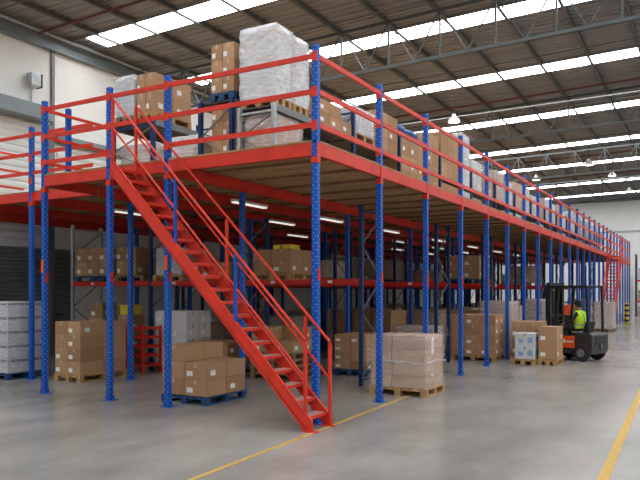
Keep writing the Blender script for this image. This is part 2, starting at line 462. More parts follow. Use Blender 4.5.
# guard rails: three lines of rail per bay
RZ = (5.40, 4.88, 4.39)
def rail(p, q, z, h=.072, t=.04):
    m = MB(); m.bar((p[0], p[1], z), (q[0], q[1], z), t, h); return mpart('guard_rail', m, M['red'])
ends = list(range(0, 10)) + [10, 13, 16, 19, 22, 25]
for a, b in zip(ends, ends[1:]):
    for z in RZ: rail((SX[a] + PD + .001, YS - .03), (SX[b] - PD - .001, YS - .03), z)
for i, (a, b) in enumerate(zip(ys, ys[1:])):
    for z in (RZ[:2] if i == 1 else RZ): rail((XF - .03, a + PW + .001), (XF - .03, b - PW - .001), z)
for z in RZ: rail((XF + PD, 11.02), (10.33, 11.02), z, .055)
for z in (5.40, 4.98, 4.56):
    rail((XR - .05, 11.1), (XR - .05, 13.0 - PW), z); rail((XR - .05, 13.0 + PW), (XR - .05, YL), z)
    rail((XR, YL), (11.4, YL), z, .05)
m = MB().box(-PD, PD, -PW, PW, HD + .001, HP); m.v = [(v[0] + 9.28, v[1] + 11.02 + .06, v[2]) for v in m.v]
mpart('rail_post', m, M['blue'])

# ------------------------------------------------------------------ stairs
def staircase(label, org, rz, n, rise, going, width, H, top_ext, blue=(1, 2), detail=True):
    """local: +y runs up the flight, x across (0 = left-hand stringer), origin at the foot"""
    t = thing('staircase', label, 'staircase', org, rz)
    run = going * (n - 1); ztop = rise * n
    sl = rise / going; L = math.hypot(1, sl); dep = .19 * L   # vertical depth of the stringer
    def zedge(y): return rise * .95 + sl * y
    y_end = run + going * .9
    for sx in (0, width - .045):
        # channel stringer: web with two flanges
        m = MB(); z0 = zedge(0)
        poly = [(-.08, 0), (.05, 0), (y_end, zedge(y_end) - dep), (y_end, zedge(y_end)), (0, z0), (-.08, z0 - .06)]
        wx = (0, .012) if sx == 0 else (sx + .033, sx + .045)
        m.prism(poly, 'x', *wx)
        m.bar((sx + .0225, -.06, z0 - .04), (sx + .0225, y_end, zedge(y_end) - .006), .045, .012, (0, 0, 1))
        m.bar((sx + .0225, .03, .04), (sx + .0225, y_end, zedge(y_end) - dep + .006), .045, .012, (0, 0, 1))
        st = part('stringer', m, M['red'], t)
        part('foot_plate', MB().box(sx - .03, sx + .075, -.14, .1, .001, .009), M['red'], st)
        m = MB()
    for k in range(n):
        m = MB(); y0 = k * going; z = rise * (k + 1)
        m.box(.014, width - .014, y0, y0 + going + .03, z - .006, z); m.box(.014, width - .014, y0, y0 + .006, z - .045, z - .006); m.box(.014, width - .014, y0 + going + .024, y0 + going + .03, z - .045, z - .006)
        tr = part('tread', m, M['red'], t)
        part('tread_plate', MB().box(.03, width - .03, y0 + .012, y0 + going + .018, z + .0005, z + .003), M['foot'], tr)
    # handrails
    st_y = [-.03, run * .28, run * .61, run * .93]
    for side in (0, 1):
        x = .022 if side == 0 else width - .022
        ys_ = ([.05, run * .345, run * .665, y_end - .03] if side == 0 else [-.05, run * .1, run * .5, y_end - .03])
        for j, yy in enumerate(ys_):
            zz = zedge(max(yy, 0)); m = MB()
            b0 = .01 if (j == 0 and side == 1) else zz - .12
            m.box(x - .02, x + .02, yy - .02, yy + .02, b0, zz + H - .02)
            mat = M['bluep'] if (side == 0 and j in blue) else M['red']
            s_ = part('stanchion', m, mat, t)
            if mat is M['bluep']: s_['label'] = 'blue stanchion'
        ya, yb = (ys_[0], ys_[-1])
        if side == 0: ya = ys_[0]
        za = zedge(max(ya, 0)) + H; zb = zedge(yb) + H
        part('handrail', MB().tube([(x, ya, za), (x, yb, zb)], .021, 8), M['red'], t, 0, True)
        part('middle_rail', MB().tube([(x, ya + .02, za - H * .5), (x, yb - .02, zb - H * .5)], .017, 8), M['red'], t, 0, True)
    return t
# main flight, in front of the short side of the platform; foot by the corner post
staircase('red open-tread steel staircase beside the near corner of the mezzanine', (8.05, 4.80, 0), 0, 20, .1984, .1905, .565, 1.02, 0)
# far flight, rising away along the long side
staircase('distant red steel staircase at the far end of the mezzanine', (38.0, 4.95, 0), -PI / 2, 20, .1984, .195, .68, 1.0, 0, blue=())

# ------------------------------------------------------------------ pallets, cartons, loads
_pc = {}
def pallet(x0, y0, sx, sy, z0, mat, label, group=None, detail=True):
    key = (round(sx, 2), round(sy, 2), mat)
    h = .144
    if detail:
        t = thing('pallet', label, 'pallet', (x0, y0, z0), 0, group)
        if key not in _pc:
            a = MB(); nb = 7; bw = sy / nb * .78
            for i in range(nb):
                c = bw / 2 + i * (sy - bw) / (nb - 1); a.box(0, sx, c - bw / 2, c + bw / 2, h - .022, h)
            for i in range(3):
                c = (.05, sx / 2, sx - .05)[i]; a.box(c - .05, c + .05, 0, sy, h - .044, h - .0225)
            bl = MB().box(-.05, .05, -.06, .06, .022, h - .0445)
            sk = MB().box(0, sx, -.05, .05, .001, .0215)
            _pc[key] = (a.mesh('deck_boards', M[mat]), bl.mesh('block', M[mat]), sk.mesh('skid', M[mat]))
        a, bl, sk = _pc[key]
        link('deck_boards', a, t)
        for yy in (.06, sy / 2, sy - .06):
            link('skid', sk, t, (0, yy, 0))
            for xx in (.05, sx / 2, sx - .05): link('block', bl, t, (xx, yy, 0))
        return t
    key = key + ('s',)
    if key not in _pc:
        a = MB(); nb = 7; bw = sy / nb * .8
        for i in range(nb):
            c = bw / 2 + i * (sy - bw) / (nb - 1); a.box(0, sx, c - bw / 2, c + bw / 2, h - .03, h)
        for yy in (.06, sy / 2, sy - .06):
            a.box(0, sx, yy - .045, yy + .045, .001, .022)
            for xx in (.05, sx / 2, sx - .05): a.box(xx - .05, xx + .05, yy - .05, yy + .05, .022, h - .03)
        _pc[key] = a.mesh('pallet', M[mat])
    return tag(link('pallet', _pc[key], None, (x0, y0, z0)), label, 'pallet', group)

_cc = {}
def carton_meshes(dx, dy, dz, mat):
    key = (round(dx, 3), round(dy, 3), round(dz, 3), mat)
    if key not in _cc:
        g = .004
        b = MB().box(g, dx - g, g, dy - g, .0005, dz - .001).mesh('carton', M[mat], .006, False, 1)
        tp = MB(); e = .0012; c = dx / 2 if dx < dy else dy / 2; w = .027
        if dx < dy:
            tp.box(c - w, c + w, g - e, dy - g + e, dz - .001, dz - .001 + e); tp.box(c - w, c + w, g - e, g, dz * .72, dz - .001); tp.box(c - w, c + w, dy - g, dy - g + e, dz * .72, dz - .001)
        else:
            tp.box(g - e, dx - g + e, c - w, c + w, dz - .001, dz - .001 + e); tp.box(g - e, g, c - w, c + w, dz * .72, dz - .001); tp.box(dx - g, dx - g + e, c - w, c + w, dz * .72, dz - .001)
        tape = tp.mesh('tape', M['ctape'])
        sw, sh = min(.13, dy * .3), min(.1, dz * .3)
        st = MB().box(g - .0014, g - .0002, dy * .62, dy * .62 + sw, dz * .2, dz * .2 + sh).mesh('label_sticker', M['sticker'])
        sw = min(.13, dx * .3)
        st2 = MB().box(dx * .2, dx * .2 + sw, g - .0014, g - .0002, dz * .25, dz * .25 + sh).mesh('label_sticker', M['sticker'])
        _cc[key] = (b, tape, st, st2)
    return _cc[key]
LAY = {1: ['single layer'], 2: ['bottom layer', 'top layer'], 3: ['bottom layer', 'middle layer', 'top layer'],
       4: ['bottom layer', 'second layer', 'third layer', 'top layer'], 5: ['bottom layer', 'second layer', 'third layer', 'fourth layer', 'top layer']}
def rowname(i, n, a, b):
    if n == 1: return ''
    if n == 2: return (a, b)[i]
    if n == 3: return (a, 'middle', b)[i]
    return (a, 'mid-' + a, 'mid-' + b, b)[i]
MATW = {'carton': 'brown', 'kraft': 'pale brown', 'whitebox': 'white', 'greybox': 'grey'}
def stack(x0, y0, z0, dx, dy, dz, nx, ny, nz, desc, group, mat='carton', skip=(), detail=True, jit=.004, p_st=.6):
    """every carton of a stack is a thing; x front->back, y right->left as seen from the aisle"""
    b, tape, s1, s2 = carton_meshes(dx, dy, dz, mat)
    for k in range(nz):
        for i in range(nx):
            for j in range(ny):
                if (i, j, k) in skip or (i, '*', k) in skip or ('*', j, k) in skip: continue
                w = ' '.join(q for q in (rowname(i, nx, 'front', 'back'), rowname(j, ny, 'right', 'left')) if q)
                pos = (LAY[nz][k] if nz > 1 else '') + (' ' + w if w else '')
                c = link('carton', b, None, (x0 + i * dx + random.uniform(-jit, jit) * .4, y0 + j * dy + random.uniform(-jit, jit) * .4, z0 + k * dz))
                tag(c, (MATW[mat] + ' carton, ' + pos.strip() + ', ' + desc).replace(', ,', ','), 'carton', group)
                if detail:
                    link('tape', tape, c)
                    if random.random() < p_st and i == 0: link('label_sticker', s1, c)
                    if random.random() < p_st and j == 0: link('label_sticker', s2, c)

_wc = {}
def wrap_mesh(sx, sy, sz, film, amp=.012, seed=0):
    key = (round(sx, 2), round(sy, 2), round(sz, 2), film, seed % 3)
    if key in _wc: return _wc[key]
    rnd = random.Random(seed); m = MB(); nz = max(4, int(sz / .11)); e = .012
    ring = []
    def per(t):   # walk the rectangle
        P = 2 * (sx + sy); d = t * P
        if d < sx: return d, 0
        d -= sx
        if d < sy: return sx, d
        d -= sy
        if d < sx: return sx - d, sy
        return 0, sy - (d - sx)
    ts = []
    for a, b, n in ((0, sx, 5), (sx, sx + sy, 5), (sx + sy, 2 * sx + sy, 5), (2 * sx + sy, 2 * (sx + sy), 5)):
        ts += [(a + (b - a) * i / n) / (2 * (sx + sy)) for i in range(n)]
    N = len(ts); vs = []
    for iz in range(nz + 1):
        z = .003 + (sz + .007) * iz / nz
        for t in ts:
            x, y = per(t); cx, cy = x - sx / 2, y - sy / 2; l = math.hypot(cx, cy) or 1
            o = e + rnd.uniform(0, amp)
            vs.append((x + cx / (sx / 2) * o, y + cy / (sy / 2) * o, z))
    fs = []
    for iz in range(nz):
        for k in range(N):
            k2 = (k + 1) % N; fs.append((iz * N + k, iz * N + k2, (iz + 1) * N + k2, (iz + 1) * N + k))
    c = len(vs); vs.append((sx / 2, sy / 2, sz + .018))
    for k in range(N): fs.append((nz * N + k, nz * N + (k + 1) % N, c))
    m._q(vs, fs); me = m.mesh('stretch_wrap', M[film])
    for p in me.polygons: p.use_smooth = True
    _wc[key] = me; return me
_sc = {}
def wrapped(x0, y0, z0, sx, sy, sz, nx, ny, nz, label, mat='carton', film='film', group=None, amp=.012):
    t = thing('wrapped_load', label, 'pallet load', (x0, y0, z0), 0, group)
    dx, dy, dz = sx / nx, sy / ny, sz / nz
    b, tape, s1, s2 = carton_meshes(dx, dy, dz, mat)
    mix = mat == 'whitebox' and film == 'filmw'; bk = carton_meshes(dx, dy, dz, 'kraft')[0]
    for k in range(nz):
        for i in range(nx):
            for j in range(ny):
                if 0 < i < nx - 1 and 0 < j < ny - 1: continue
                c = link('carton', bk if mix and (i + j + k) % 3 == 0 and k > nz // 3 else b, t, (i * dx, j * dy, k * dz + .001))
                if random.random() < .5 and i == 0: link('label_sticker', s1, c)
    link('stretch_wrap', wrap_mesh(sx, sy, sz, film, amp, random.randrange(1000)), t)
    return t

# ---- floor level, front of the mezzanine
# grey-white wrapped cartons at the left edge
pallet(9.5, 13.28, 1.0, 1.2, 0, 'bluewood', 'blue painted pallet under the grey wrapped cartons at left')
wrapped(9.5, 13.28, .146, 1.0, 1.2, 1.56, 3, 3, 5, 'pallet load of grey white cartons under film beside the roller door', 'greybox', 'filmc')
def speckle():
    n = NT('printed band on grey cartons'); nz = n.noise(28, 3, stretch=(1, 1, 1.6))
    n.l(n.ramp(nz, (.46, lin((52, 52, 56))), (.58, lin((186, 187, 192)))), n.b.inputs['Base Color']); return n.m
M['speckle'] = speckle(); M['pblue'] = plain('pale blue print', (132, 166, 204), .6, 0, .3, 30)
gl = [o for o in bpy.data.objects if o.get('label', '').startswith('pallet load of grey white')][0]
for k in range(5):
    z = k * .312 + .24
    part('printed_band', MB().box(.002, .0035, .02, 1.18, z, z + .055), M['speckle'], gl)
    part('printed_band', MB().box(.02, .98, .002, .0035, z, z + .055), M['speckle'], gl)
# brown cartons behind the second post
pallet(10.02, 11.6, 1.34, .82, 0, 'wood', 'timber pallet under the four-layer brown cartons at left')
stack(10.03, 11.61, .146, .66, .4, .285, 2, 2, 4, 'four-layer stack at left by the roller door', 'brown cartons at the left', 'carton')
# low cartons on the blue pallet behind the stair
pallet(9.02, 7.36, 1.12, 1.02, 0, 'bluewood', 'blue painted pallet behind the staircase')
stack(9.03, 7.37, .146, .55, .5, .285, 2, 2, 3, 'on blue pallet behind the staircase', 'cartons on the blue pallet', 'carton', p_st=.5, skip=((0, 0, 2), (1, 0, 2)))
# film-wrapped pale cartons between the second and third side posts
pallet(11.72, 4.47, .96, 1.16, 0, 'wood', 'yellowish timber pallet under the film-wrapped load between side posts')
kl = wrapped(11.74, 4.5, .146, .92, 1.1, .97, 1, 1, 4, 'pale brown cartons loosely film-wrapped between two blue side posts', 'kraft', 'filmx', None, .03)
for c_ in [c_ for c_ in kl.children if c_.name.startswith('carton')]:
    for q in list(c_.children): bpy.data.objects.remove(q)
    bpy.data.objects.remove(c_)
for k in range(4):
    for (y0, y1) in ((0, .655), (.675, 1.1)):
        for (x0, x1) in ((0, .455), (.465, .92)):
            e = (.012, -.006, .01, 0)[k]
            c_ = link('carton', MB().box(x0 + e, x1 + e, y0 + e, y1 + e, .001, .24).mesh('carton', M['kraft'], .008), kl, (0, 0, k * .2425))
            part('tape', MB().box(x0 + e + .01, x1 + e - .01, (y0 + y1) / 2 + e - .03, (y0 + y1) / 2 + e + .03, .24, .2412), M['ctape'], c_)
for (yy, zz, h_) in ((.03, .62, .3), (.06, .2, .24)): part('label_sticker', MB().box(.3, .42, -.0028, -.001, zz, zz + h_), M['sticker'], kl)
def fband(z, h_, am):
    m = MB(); r_ = random.Random(5); vs = []; n = 44
    for q in range(4):
        for k in range(n):
            t_ = k / n * 4; e = .03 + r_.uniform(0, .02); i_ = int(t_); f_ = t_ - i_
            p = [(f_, 0), (1, f_), (1 - f_, 1), (0, 1 - f_)][i_]
            o_ = (.0, .028, .02, .0)[q]
            vs.append((p[0] * (.92 + 2 * e) - e + (p[0] - .5) * o_, p[1] * (1.1 + 2 * e) - e + (p[1] - .5) * o_, z + h_ * q / 3 + am * math.sin(k * .41) + r_.uniform(-.01, .01)))
    m._q(vs, [(q * n + k, q * n + (k + 1) % n, (q + 1) * n + (k + 1) % n, (q + 1) * n + k) for q in range(3) for k in range(n)])
    part('gathered_film', m, M['film'], kl, 0, True)
fband(.455, .05, .02)
# brown stacks beside the fifth and sixth side post
pallet(18.75, 5.13, 1.0, 1.3, 0, 'wood', 'timber pallet under the four-layer stack left of the forklift')
stack(18.76, 5.14, .146, .49, .43, .285, 2, 3, 4, 'stack on pallet, third post left of forklift', 'brown cartons left of the forklift', 'carton')
pallet(20.3, 5.1, 1.05, 1.0, 0, 'wood', 'timber pallet under the taller film-wrapped stack behind brown cartons')
wrapped(20.33, 5.12, .146, 1.0, .95, 1.5, 2, 2, 4, 'taller film-wrapped carton stack behind the brown stack left of forklift', 'kraft', 'film')
# pallets in front of the forklift
pallet(18.33, 3.97, .8, .66, 0, 'wood', 'timber pallet under the white printed cartons')
stack(18.36, 4.0, .146, .7, .52, .34, 1, 1, 2, 'blue-marked pair on pallet in front of forklift', 'white printed cartons', 'whitebox', p_st=1)
for o in [o for o in bpy.data.objects if 'blue-marked pair' in o.get('label', '')]:
    for (a0, a1, b0, b1) in ((.06, .18, .1, .24), (.3, .42, .08, .2)):
        part('printed_mark', MB().box(.0022, .0034, a0, a1, b0, b1), M['pblue'], o)
        part('printed_mark', MB().prism([(.0022, b0 + .03), (.0022, b0 + .05), (.0034, b0 + .05), (.0034, b0 + .03)], 'x', 0, .001), M['ink'], o) if False else None
    part('printed_mark', MB().box(.14, .46, .0022, .0034, .1, .24), M['pblue'], o)
pallet(19.2, 4.0, .9, .85, 0, 'wood', 'timber pallet under brown cartons behind the white pair')
stack(19.22, 4.02, .146, .42, .4, .48, 2, 2, 2, 'behind the white printed pair', 'cartons behind the white pair', 'carton')
pallet(18.5, 3.44, .9, .52, 0, 'wood', 'timber pallet touching the forklift side')
stack(18.53, 3.46, .146, .42, .48, .43, 2, 1, 2, 'tall pair on pallet beside forklift', 'cartons at the forklift side', 'carton')
# film-wrapped load beyond the forklift
pallet(35.4, 4.0, 1.1, .92, 0, 'woodo', 'pallet under the film-wrapped load beyond the forklift')
wrapped(35.42, 4.02, .146, 1.05, .88, 1.3, 2, 2, 4, 'film-wrapped load in front of the distant staircase', 'kraft', 'film')

# ------------------------------------------------------------------ pallet racks under the deck
def rack(label, x0, depth, ys_, zs, top, group=None, along='y', z0=0, post='navy', bm='redrack', shelf=None, galv_ends=(), low=()):
    """selective rack: upright frames at each station, beam pairs at each level"""
    org = (x0, ys_[0], z0) if along == 'y' else (ys_[0], x0, z0)
    t = thing('pallet_rack', label, 'rack', org, 0, group)
    def L(u, v, z):   # u across depth, v along the row
        return (u, v - ys_[0], z) if along == 'y' else (v - ys_[0], u, z)
    def bx(m, u0, u1, v0, v1, za, zb):
        a, b = L(u0, v0, za), L(u1, v1, zb); return m.box(min(a[0], b[0]), max(a[0], b[0]), min(a[1], b[1]), max(a[1], b[1]), za, zb)
    for i, v in enumerate(ys_):
        m = MB()
        tp_ = zs[-1] if i in low else top
        for u in (.04, depth - .04): bx(m, u - .035, u + .035, v - .04, v + .04, .001, tp_)
        bx(m, .04, depth - .04, v - .012, v + .012, .1, .14); bx(m, .04, depth - .04, v - .012, v + .012, tp_ - .14, tp_ - .1)
        fr = part('upright_frame', m, M['galv'] if i in galv_ends else M[post], t)
        br = MB(); n = max(2, int(tp_ / .65))
        for k in range(n):
            za, zb = .15 + (tp_ - .3) * k / n, .15 + (tp_ - .3) * (k + 1) / n
            a, b = (.04, depth - .04) if k % 2 == 0 else (depth - .04, .04)
            br.bar(L(a, v, za), L(b, v, zb), .02, .03, (1, 0, 0) if along != 'y' else (0, 1, 0))
        part('brace', br, M['dgalv'], fr)
        ft = MB()
        for u in (.04, depth - .04): bx(ft, u - .06, u + .06, v - .06, v + .06, .0005, .0009)
    for a, b in zip(ys_, ys_[1:]):
        for z in zs:
            for u in (.03, depth - .03):
                m = MB(); bx(m, u - .022, u + .022, a + .041, b - .041, z - .12, z)
                bm_ = part('beam', m, M[bm], t)
                if bm == 'redrack':
                    for q in (.22, .7):
                        s = MB(); vv = a + (b - a) * q
                        if u < .1: bx(s, u - .0245, u - .0225, vv, vv + .11, z - .085, z - .03); part('location_label', s, M['sticker'], bm_)
            if shelf:
                m = MB(); bx(m, .055, depth - .055, a + .05, b - .05, z - .03, z - .002); part('shelf_panel', m, M[shelf], t)
    return t
RXS = [12.5, 16.9, 21.1, 25.3, 29.4, 33.0, 36.4, 40.2, 43.6]
RYS = [6.2, 9.2, 12.0, 14.8]
for i, x in enumerate(RXS):
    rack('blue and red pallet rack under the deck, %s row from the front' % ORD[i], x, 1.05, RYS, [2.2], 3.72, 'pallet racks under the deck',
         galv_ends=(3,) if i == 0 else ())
ZB = 2.2
# first rack: goods standing on the beams
def on_beam(x, y, sx, sy, mat, label): return pallet(x, y, sx, sy, ZB + .001, mat, label, None, True)
on_beam(12.5, 13.35, 1.05, 1.3, 'bluewood', 'blue pallet up on the red beam at far left')
stack(12.52, 13.36, ZB + .147, .5, .43, .36, 2, 3, 2, 'on blue pallet up on left rack beam', 'cartons up on the left rack beam', 'carton')
on_beam(12.5, 12.2, 1.05, 1.0, 'woodo', 'timber pallet on the red beam beside the far left blue pallet')
stack(12.52, 12.5, ZB + .147, .5, .33, .36, 2, 2, 2, 'on timber pallet up on left rack beam', 'cartons on the timber pallet of left rack', 'carton')
on_beam(12.5, 10.95, 1.05, .95, 'wood', 'timber pallet up on rack beam behind the second front post')
wrapped(12.53, 11.0, ZB + .147, .95, .82, .66, 2, 2, 2, 'dark wrapped goods with white labels up on the rack beam', 'greybox', 'filmc')
t = tag(link('storage_bin', None, None, (12.6, 10.42, ZB + .001)), 'red plastic bin up on the rack beam beside the stair top', 'bin')
m = MB(); m.prism([(.02, 0), (.38, 0), (.42, .45), (-.02, .45)], 'x', 0, .7); part('bin_body', m, M['redrack'], t, .01)
part('bin_rim', MB().box(-.02, .72, -.04, .44, .451, .485), M['redrack'], t, .006)
part('label_sticker', MB().box(-.0016, -.0003, .14, .28, .16, .34), M['sticker'], t)
stack(12.55, 9.55, ZB + .001, .5, .42, .42, 1, 2, 1, 'up on rack beam seen through stair treads', 'cartons seen through the stair', 'carton')
on_beam(12.5, 7.85, 1.05, 1.1, 'wood', 'timber pallet on rack beam right of the stair')
stack(12.52, 7.9, ZB + .147, .5, .5, .26, 2, 2, 2, 'on rack beam right of the stair', 'cartons on the rack beam right of the stair', 'carton')
t = tag(link('carton_tray', None, None, (12.55, 7.95, ZB + .669)), 'yellow taped flat tray lying on the cartons right of the stair', 'tray')
part('tray_body', MB().box(0, .45, 0, .42, .001, .1), M['yellow'], t, .006); part('tape', MB().box(-.001, .451, .18, .24, .0, .101), M['tape'], t)
# odd goods on the floor under and in front of the first racks
pallet(12.0, 8.55, .95, 1.25, .0, 'woodo', 'old pallet under cartons beneath the left stair treads') if False else None
pallet(12.55, 9.62, .95, 1.2, 0, 'woodo', 'timber pallet on floor under first rack behind the stair')
stack(12.57, 9.64, .146, .46, .39, .3, 2, 3, 2, 'floor pallet behind the stair pallet', 'cartons behind the stair pallet', 'carton')
pallet(12.55, 10.85, .95, 1.08, 0, 'woodo', 'pallet under the white cartons below the first rack')
stack(12.57, 10.87, .146, .46, .51, .33, 2, 2, 4, 'white stack on floor below first rack', 'white cartons below the first rack', 'whitebox')
stack(12.6, 13.75, .001, .5, .45, .41, 1, 1, 4, 'column on floor below the blue pallet', 'carton column below the left rack', 'carton')
stack(12.6, 12.75, .001, .5, .45, .45, 1, 1, 3, 'column carrying the yellow crate at left', 'carton column under the yellow crate', 'carton')
t = tag(link('crate', None, None, (12.63, 12.78, 1.352)), 'yellow plastic crate on top of a carton column at left', 'crate')
m = MB().box(0, .4, 0, .03, 0, .25).box(0, .4, .33, .36, 0, .25).box(0, .03, .03, .33, 0, .25).box(.37, .4, .03, .33, 0, .25).box(.03, .37, .03, .33, 0, .02)
part('crate_body', m, M['yellow'], t); part('crate_rim', MB().box(-.015, 0, -.015, .375, .2, .25), M['yellow'], t)
def stillage(x, y, sx, sy, h, label, n=3):
    t = thing('stillage', label, 'stillage', (x, y, 0))
    for a in (0, sx - .05):
        for b in (0, sy - .05): part('leg', MB().box(a, a + .05, b, b + .05, .001, h), M['redrack'], t)
    for k in range(n):
        z = .22 + (h - .25) * k / (n - 1); m = MB()
        m.box(.05, sx - .05, 0, .04, z - .05, z); m.box(.05, sx - .05, sy - .04, sy, z - .05, z); m.box(0, .04, .05, sy - .05, z - .05, z); m.box(sx - .04, sx, .05, sy - .05, z - .05, z)
        part('frame_rail', m, M['redrack'], t)
    part('base_tray', MB().box(.045, sx - .045, .045, sy - .045, .17, .2), M['dark'], t)
    m = MB()
    return t
stillage(11.78, 11.5, .62, .62, 1.12, 'red steel stillage frame on the floor behind the second front post', 5)
for k in range(4):
    pallet(12.55, 7.85, .95, 1.15, .145 * k, 'woodo', 'empty timber pallet, %s of the pile seen under the stair' % ('lowest', 'second from floor', 'third from floor', 'topmost')[k])
stack(12.57, 7.87, .581, .46, .55, .28, 2, 2, 2, 'on the pallet pile under the stair', 'cartons on the pallet pile', 'carton', skip=((0, 0, 1),))
# under the second rack: big crate, small carton stack on blue pallet
pallet(13.95, 6.75, 1.0, .9, 0, 'bluewood', 'blue pallet right of the stair foot, below the small cartons')
stack(13.97, 6.77, .146, .32, .42, .2, 3, 2, 4, 'small-carton stack right of stair', 'small cartons right of the stair', 'carton')
pallet(15.7, 6.75, .8, .8, 0, 'bluewood', 'blue pallet with one box in front of the large crate')
stack(15.75, 6.8, .146, .5, .6, .4, 1, 1, 1, 'alone on blue pallet before the large crate', None, 'kraft')
pallet(18.2, 8.0, 1.2, 2.1, 0, 'woodo', 'long pallet under the large brown crate')
t = tag(link('crate', MB().box(0, 1.15, 0, 2.0, 0, 1.22).mesh('crate', M['carton'], .012), None, (18.22, 8.05, .146)), 'very large plain brown cardboard crate in the dark under the deck', 'crate')
part('lid', MB().box(-.012, 1.162, -.012, 2.012, 1.07, 1.232), M['carton'], t, .006)
part('strap', MB().box(-.014, 1.164, .6, .63, .0, 1.234).box(-.014, 1.164, 1.4, 1.43, 0, 1.234), M['blk'], t)

rnd = random.Random(3)
# goods in the deeper racks: pallets on floor and on beams
spots = []
for ri, x in enumerate(RXS[1:8], 1):
    for bi, (a, b) in enumerate(zip(RYS, RYS[1:])):
        for lvl in (0, 1):
            for s in (0, 1):
                if lvl == 0 and ri == 1 and (bi, s) in ((0, 1), (1, 0)): continue
                if rnd.random() < (0 if lvl == 0 and bi == 0 else .25 if lvl == 0 else (.8 if bi == 0 else .45)): continue
                spots.append((ri, bi, lvl, s, x, a + .1 + s * 1.38))
BAYN = ['right bay', 'middle bay', 'left bay']
for ri, bi, lvl, s, x, y in spots:
    z = 0 if lvl == 0 else ZB + .001
    side = ('right half', 'left half')[s]; where = '%s rack %s, %s' % (ORD[ri], BAYN[bi], side)
    lv = ('on floor below', 'up on beam of')[lvl]
    pallet(x + .04, y, .95, 1.15, z, rnd.choice(['woodo', 'wood', 'bluewood']), 'pallet %s %s' % (lv, where), 'pallets in the deeper racks', False)
    h = rnd.uniform(.75, 1.25) if lvl == 0 else rnd.uniform(.35, .8)
    if lvl == 0 and bi == 0 and ri in (2, 3):
        stack(x + .06, y + .02, z + .146, .45, .55, .3, 2, 2, rnd.choice([3, 4]), '%s %s' % (lv, where), 'cartons in the deeper racks', 'carton', ((1, 1, 0), (1, 1, 1), (1, 0, 0), (1, 0, 1)), True)
    elif bi > 0 or ri > 3 or rnd.random() < .5:
        wrapped(x + .06, y + .02, z + .146, .9, 1.1, h, 2, 2, 3, 'wrapped carton load %s %s' % (lv, where), rnd.choice(['carton', 'carton', 'kraft', 'whitebox']), rnd.choice(['film', 'filmc']), 'wrapped loads in the deeper racks')
    else:
        n = 2 if h < .9 else 3
        stack(x + .06, y + .02, z + .146, .9, .55, h / n, 1, 2, n, '%s %s' % (lv, where), 'cartons in the deeper racks', rnd.choice(['carton', 'carton', 'kraft']), (), ri <= 3)
# loose floor loads in the cross aisles along the long side
aisle = [(14.6, 6.0, 'kraft', 'filmc', .9), (23.0, 5.6, 'carton', 'filmc', 1.3), (24.0, 7.4, 'carton', 'filmc', 1.2), (27.2, 5.5, 'carton', 'film', 1.5),
         (31.6, 5.6, 'kraft', 'film', 1.3), (38.9, 5.6, 'carton', 'filmc', 1.4), (20.0, 7.2, 'carton', 'filmc', 1.1)]
AN = ['beside the third side post', 'behind the forklift mast', 'deep behind the forklift mast', 'beyond the forklift by the side posts', 'further beyond the forklift', 'near the distant stair foot', 'behind the taller film-wrapped stack']
for i, (x, y, mt, fl, h) in enumerate(aisle):
    if i == 0: continue
    pallet(x, y, 1.0, 1.15, 0, 'woodo', 'pallet on the floor ' + AN[i], None, False)
    wrapped(x + .02, y + .02, .146, .96, 1.1, h, 2, 2, 4, 'wrapped carton load on the floor ' + AN[i], mt, fl)

# ------------------------------------------------------------------ racks and goods on the deck
UX = [9.95, 13.0, 15.5, 18.4, 21.3, 24.1, 26.9, 29.7, 32.5, 35.3, 38.1, 40.9, 43.7, 46.5, 49.3, 52.1]
DZ = HD + .001
SH = 5.24
def urack(label, y0, depth, xs, z, top=5.88, **k):
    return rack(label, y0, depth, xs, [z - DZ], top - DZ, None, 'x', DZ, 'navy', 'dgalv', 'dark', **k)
urack('low blue rack on the deck behind the near corner post', 6.58, .82, UX[:3], SH, galv_ends=(0,), low=(0,))
urack('long low blue rack along the deck edge, beyond the brown stack', 6.58, .82, UX[3:], SH)
urack('low rack on the deck behind the white wrapped stacks', 7.5, .8, [9.95, 12.6], 5.46, low=(0,))
urack('low rack on the deck at the stair head', 9.42, 1.16, [9.95, 12.6], 5.33, low=(0,))
LS = SH + .001
def half_pallet(x, y, sx, sy, z, label, mat='wood'): return pallet(x, y, sx, sy, z, mat, label)
# bay one: two white wrapped towers
half_pallet(10.0, 6.62, .53, .76, LS, 'small pallet under the nearest white wrapped tower')
wrapped(10.01, 6.63, LS + .146, .51, .74, 1.27, 2, 2, 7, 'tall white film-wrapped tower on the shelf nearest the corner post', 'whitebox', 'filmw', None, .02)
half_pallet(10.59, 6.62, .53, .76, LS, 'small pallet under the second white wrapped tower')
wrapped(10.605, 6.63, LS + .146, .51, .74, 1.24, 2, 2, 7, 'second white film-wrapped tower, behind the nearest one', 'whitebox', 'filmw', None, .016)
stack(11.5, 6.62, LS, .48, .38, .25, 3, 2, 2, 'shelf cartons right of the corner post', 'shelf cartons right of the corner post', 'carton', skip=((2, 0, 1),))
wrapped(10.05, 6.66, DZ, .9, .68, .93, 2, 2, 4, 'pale wrapped cartons on the deck below the white towers', 'kraft', 'film')
stack(11.5, 6.64, DZ, .68, .66, .37, 2, 1, 2, 'on deck right of the corner post', 'pale cartons on the deck', 'whitebox')
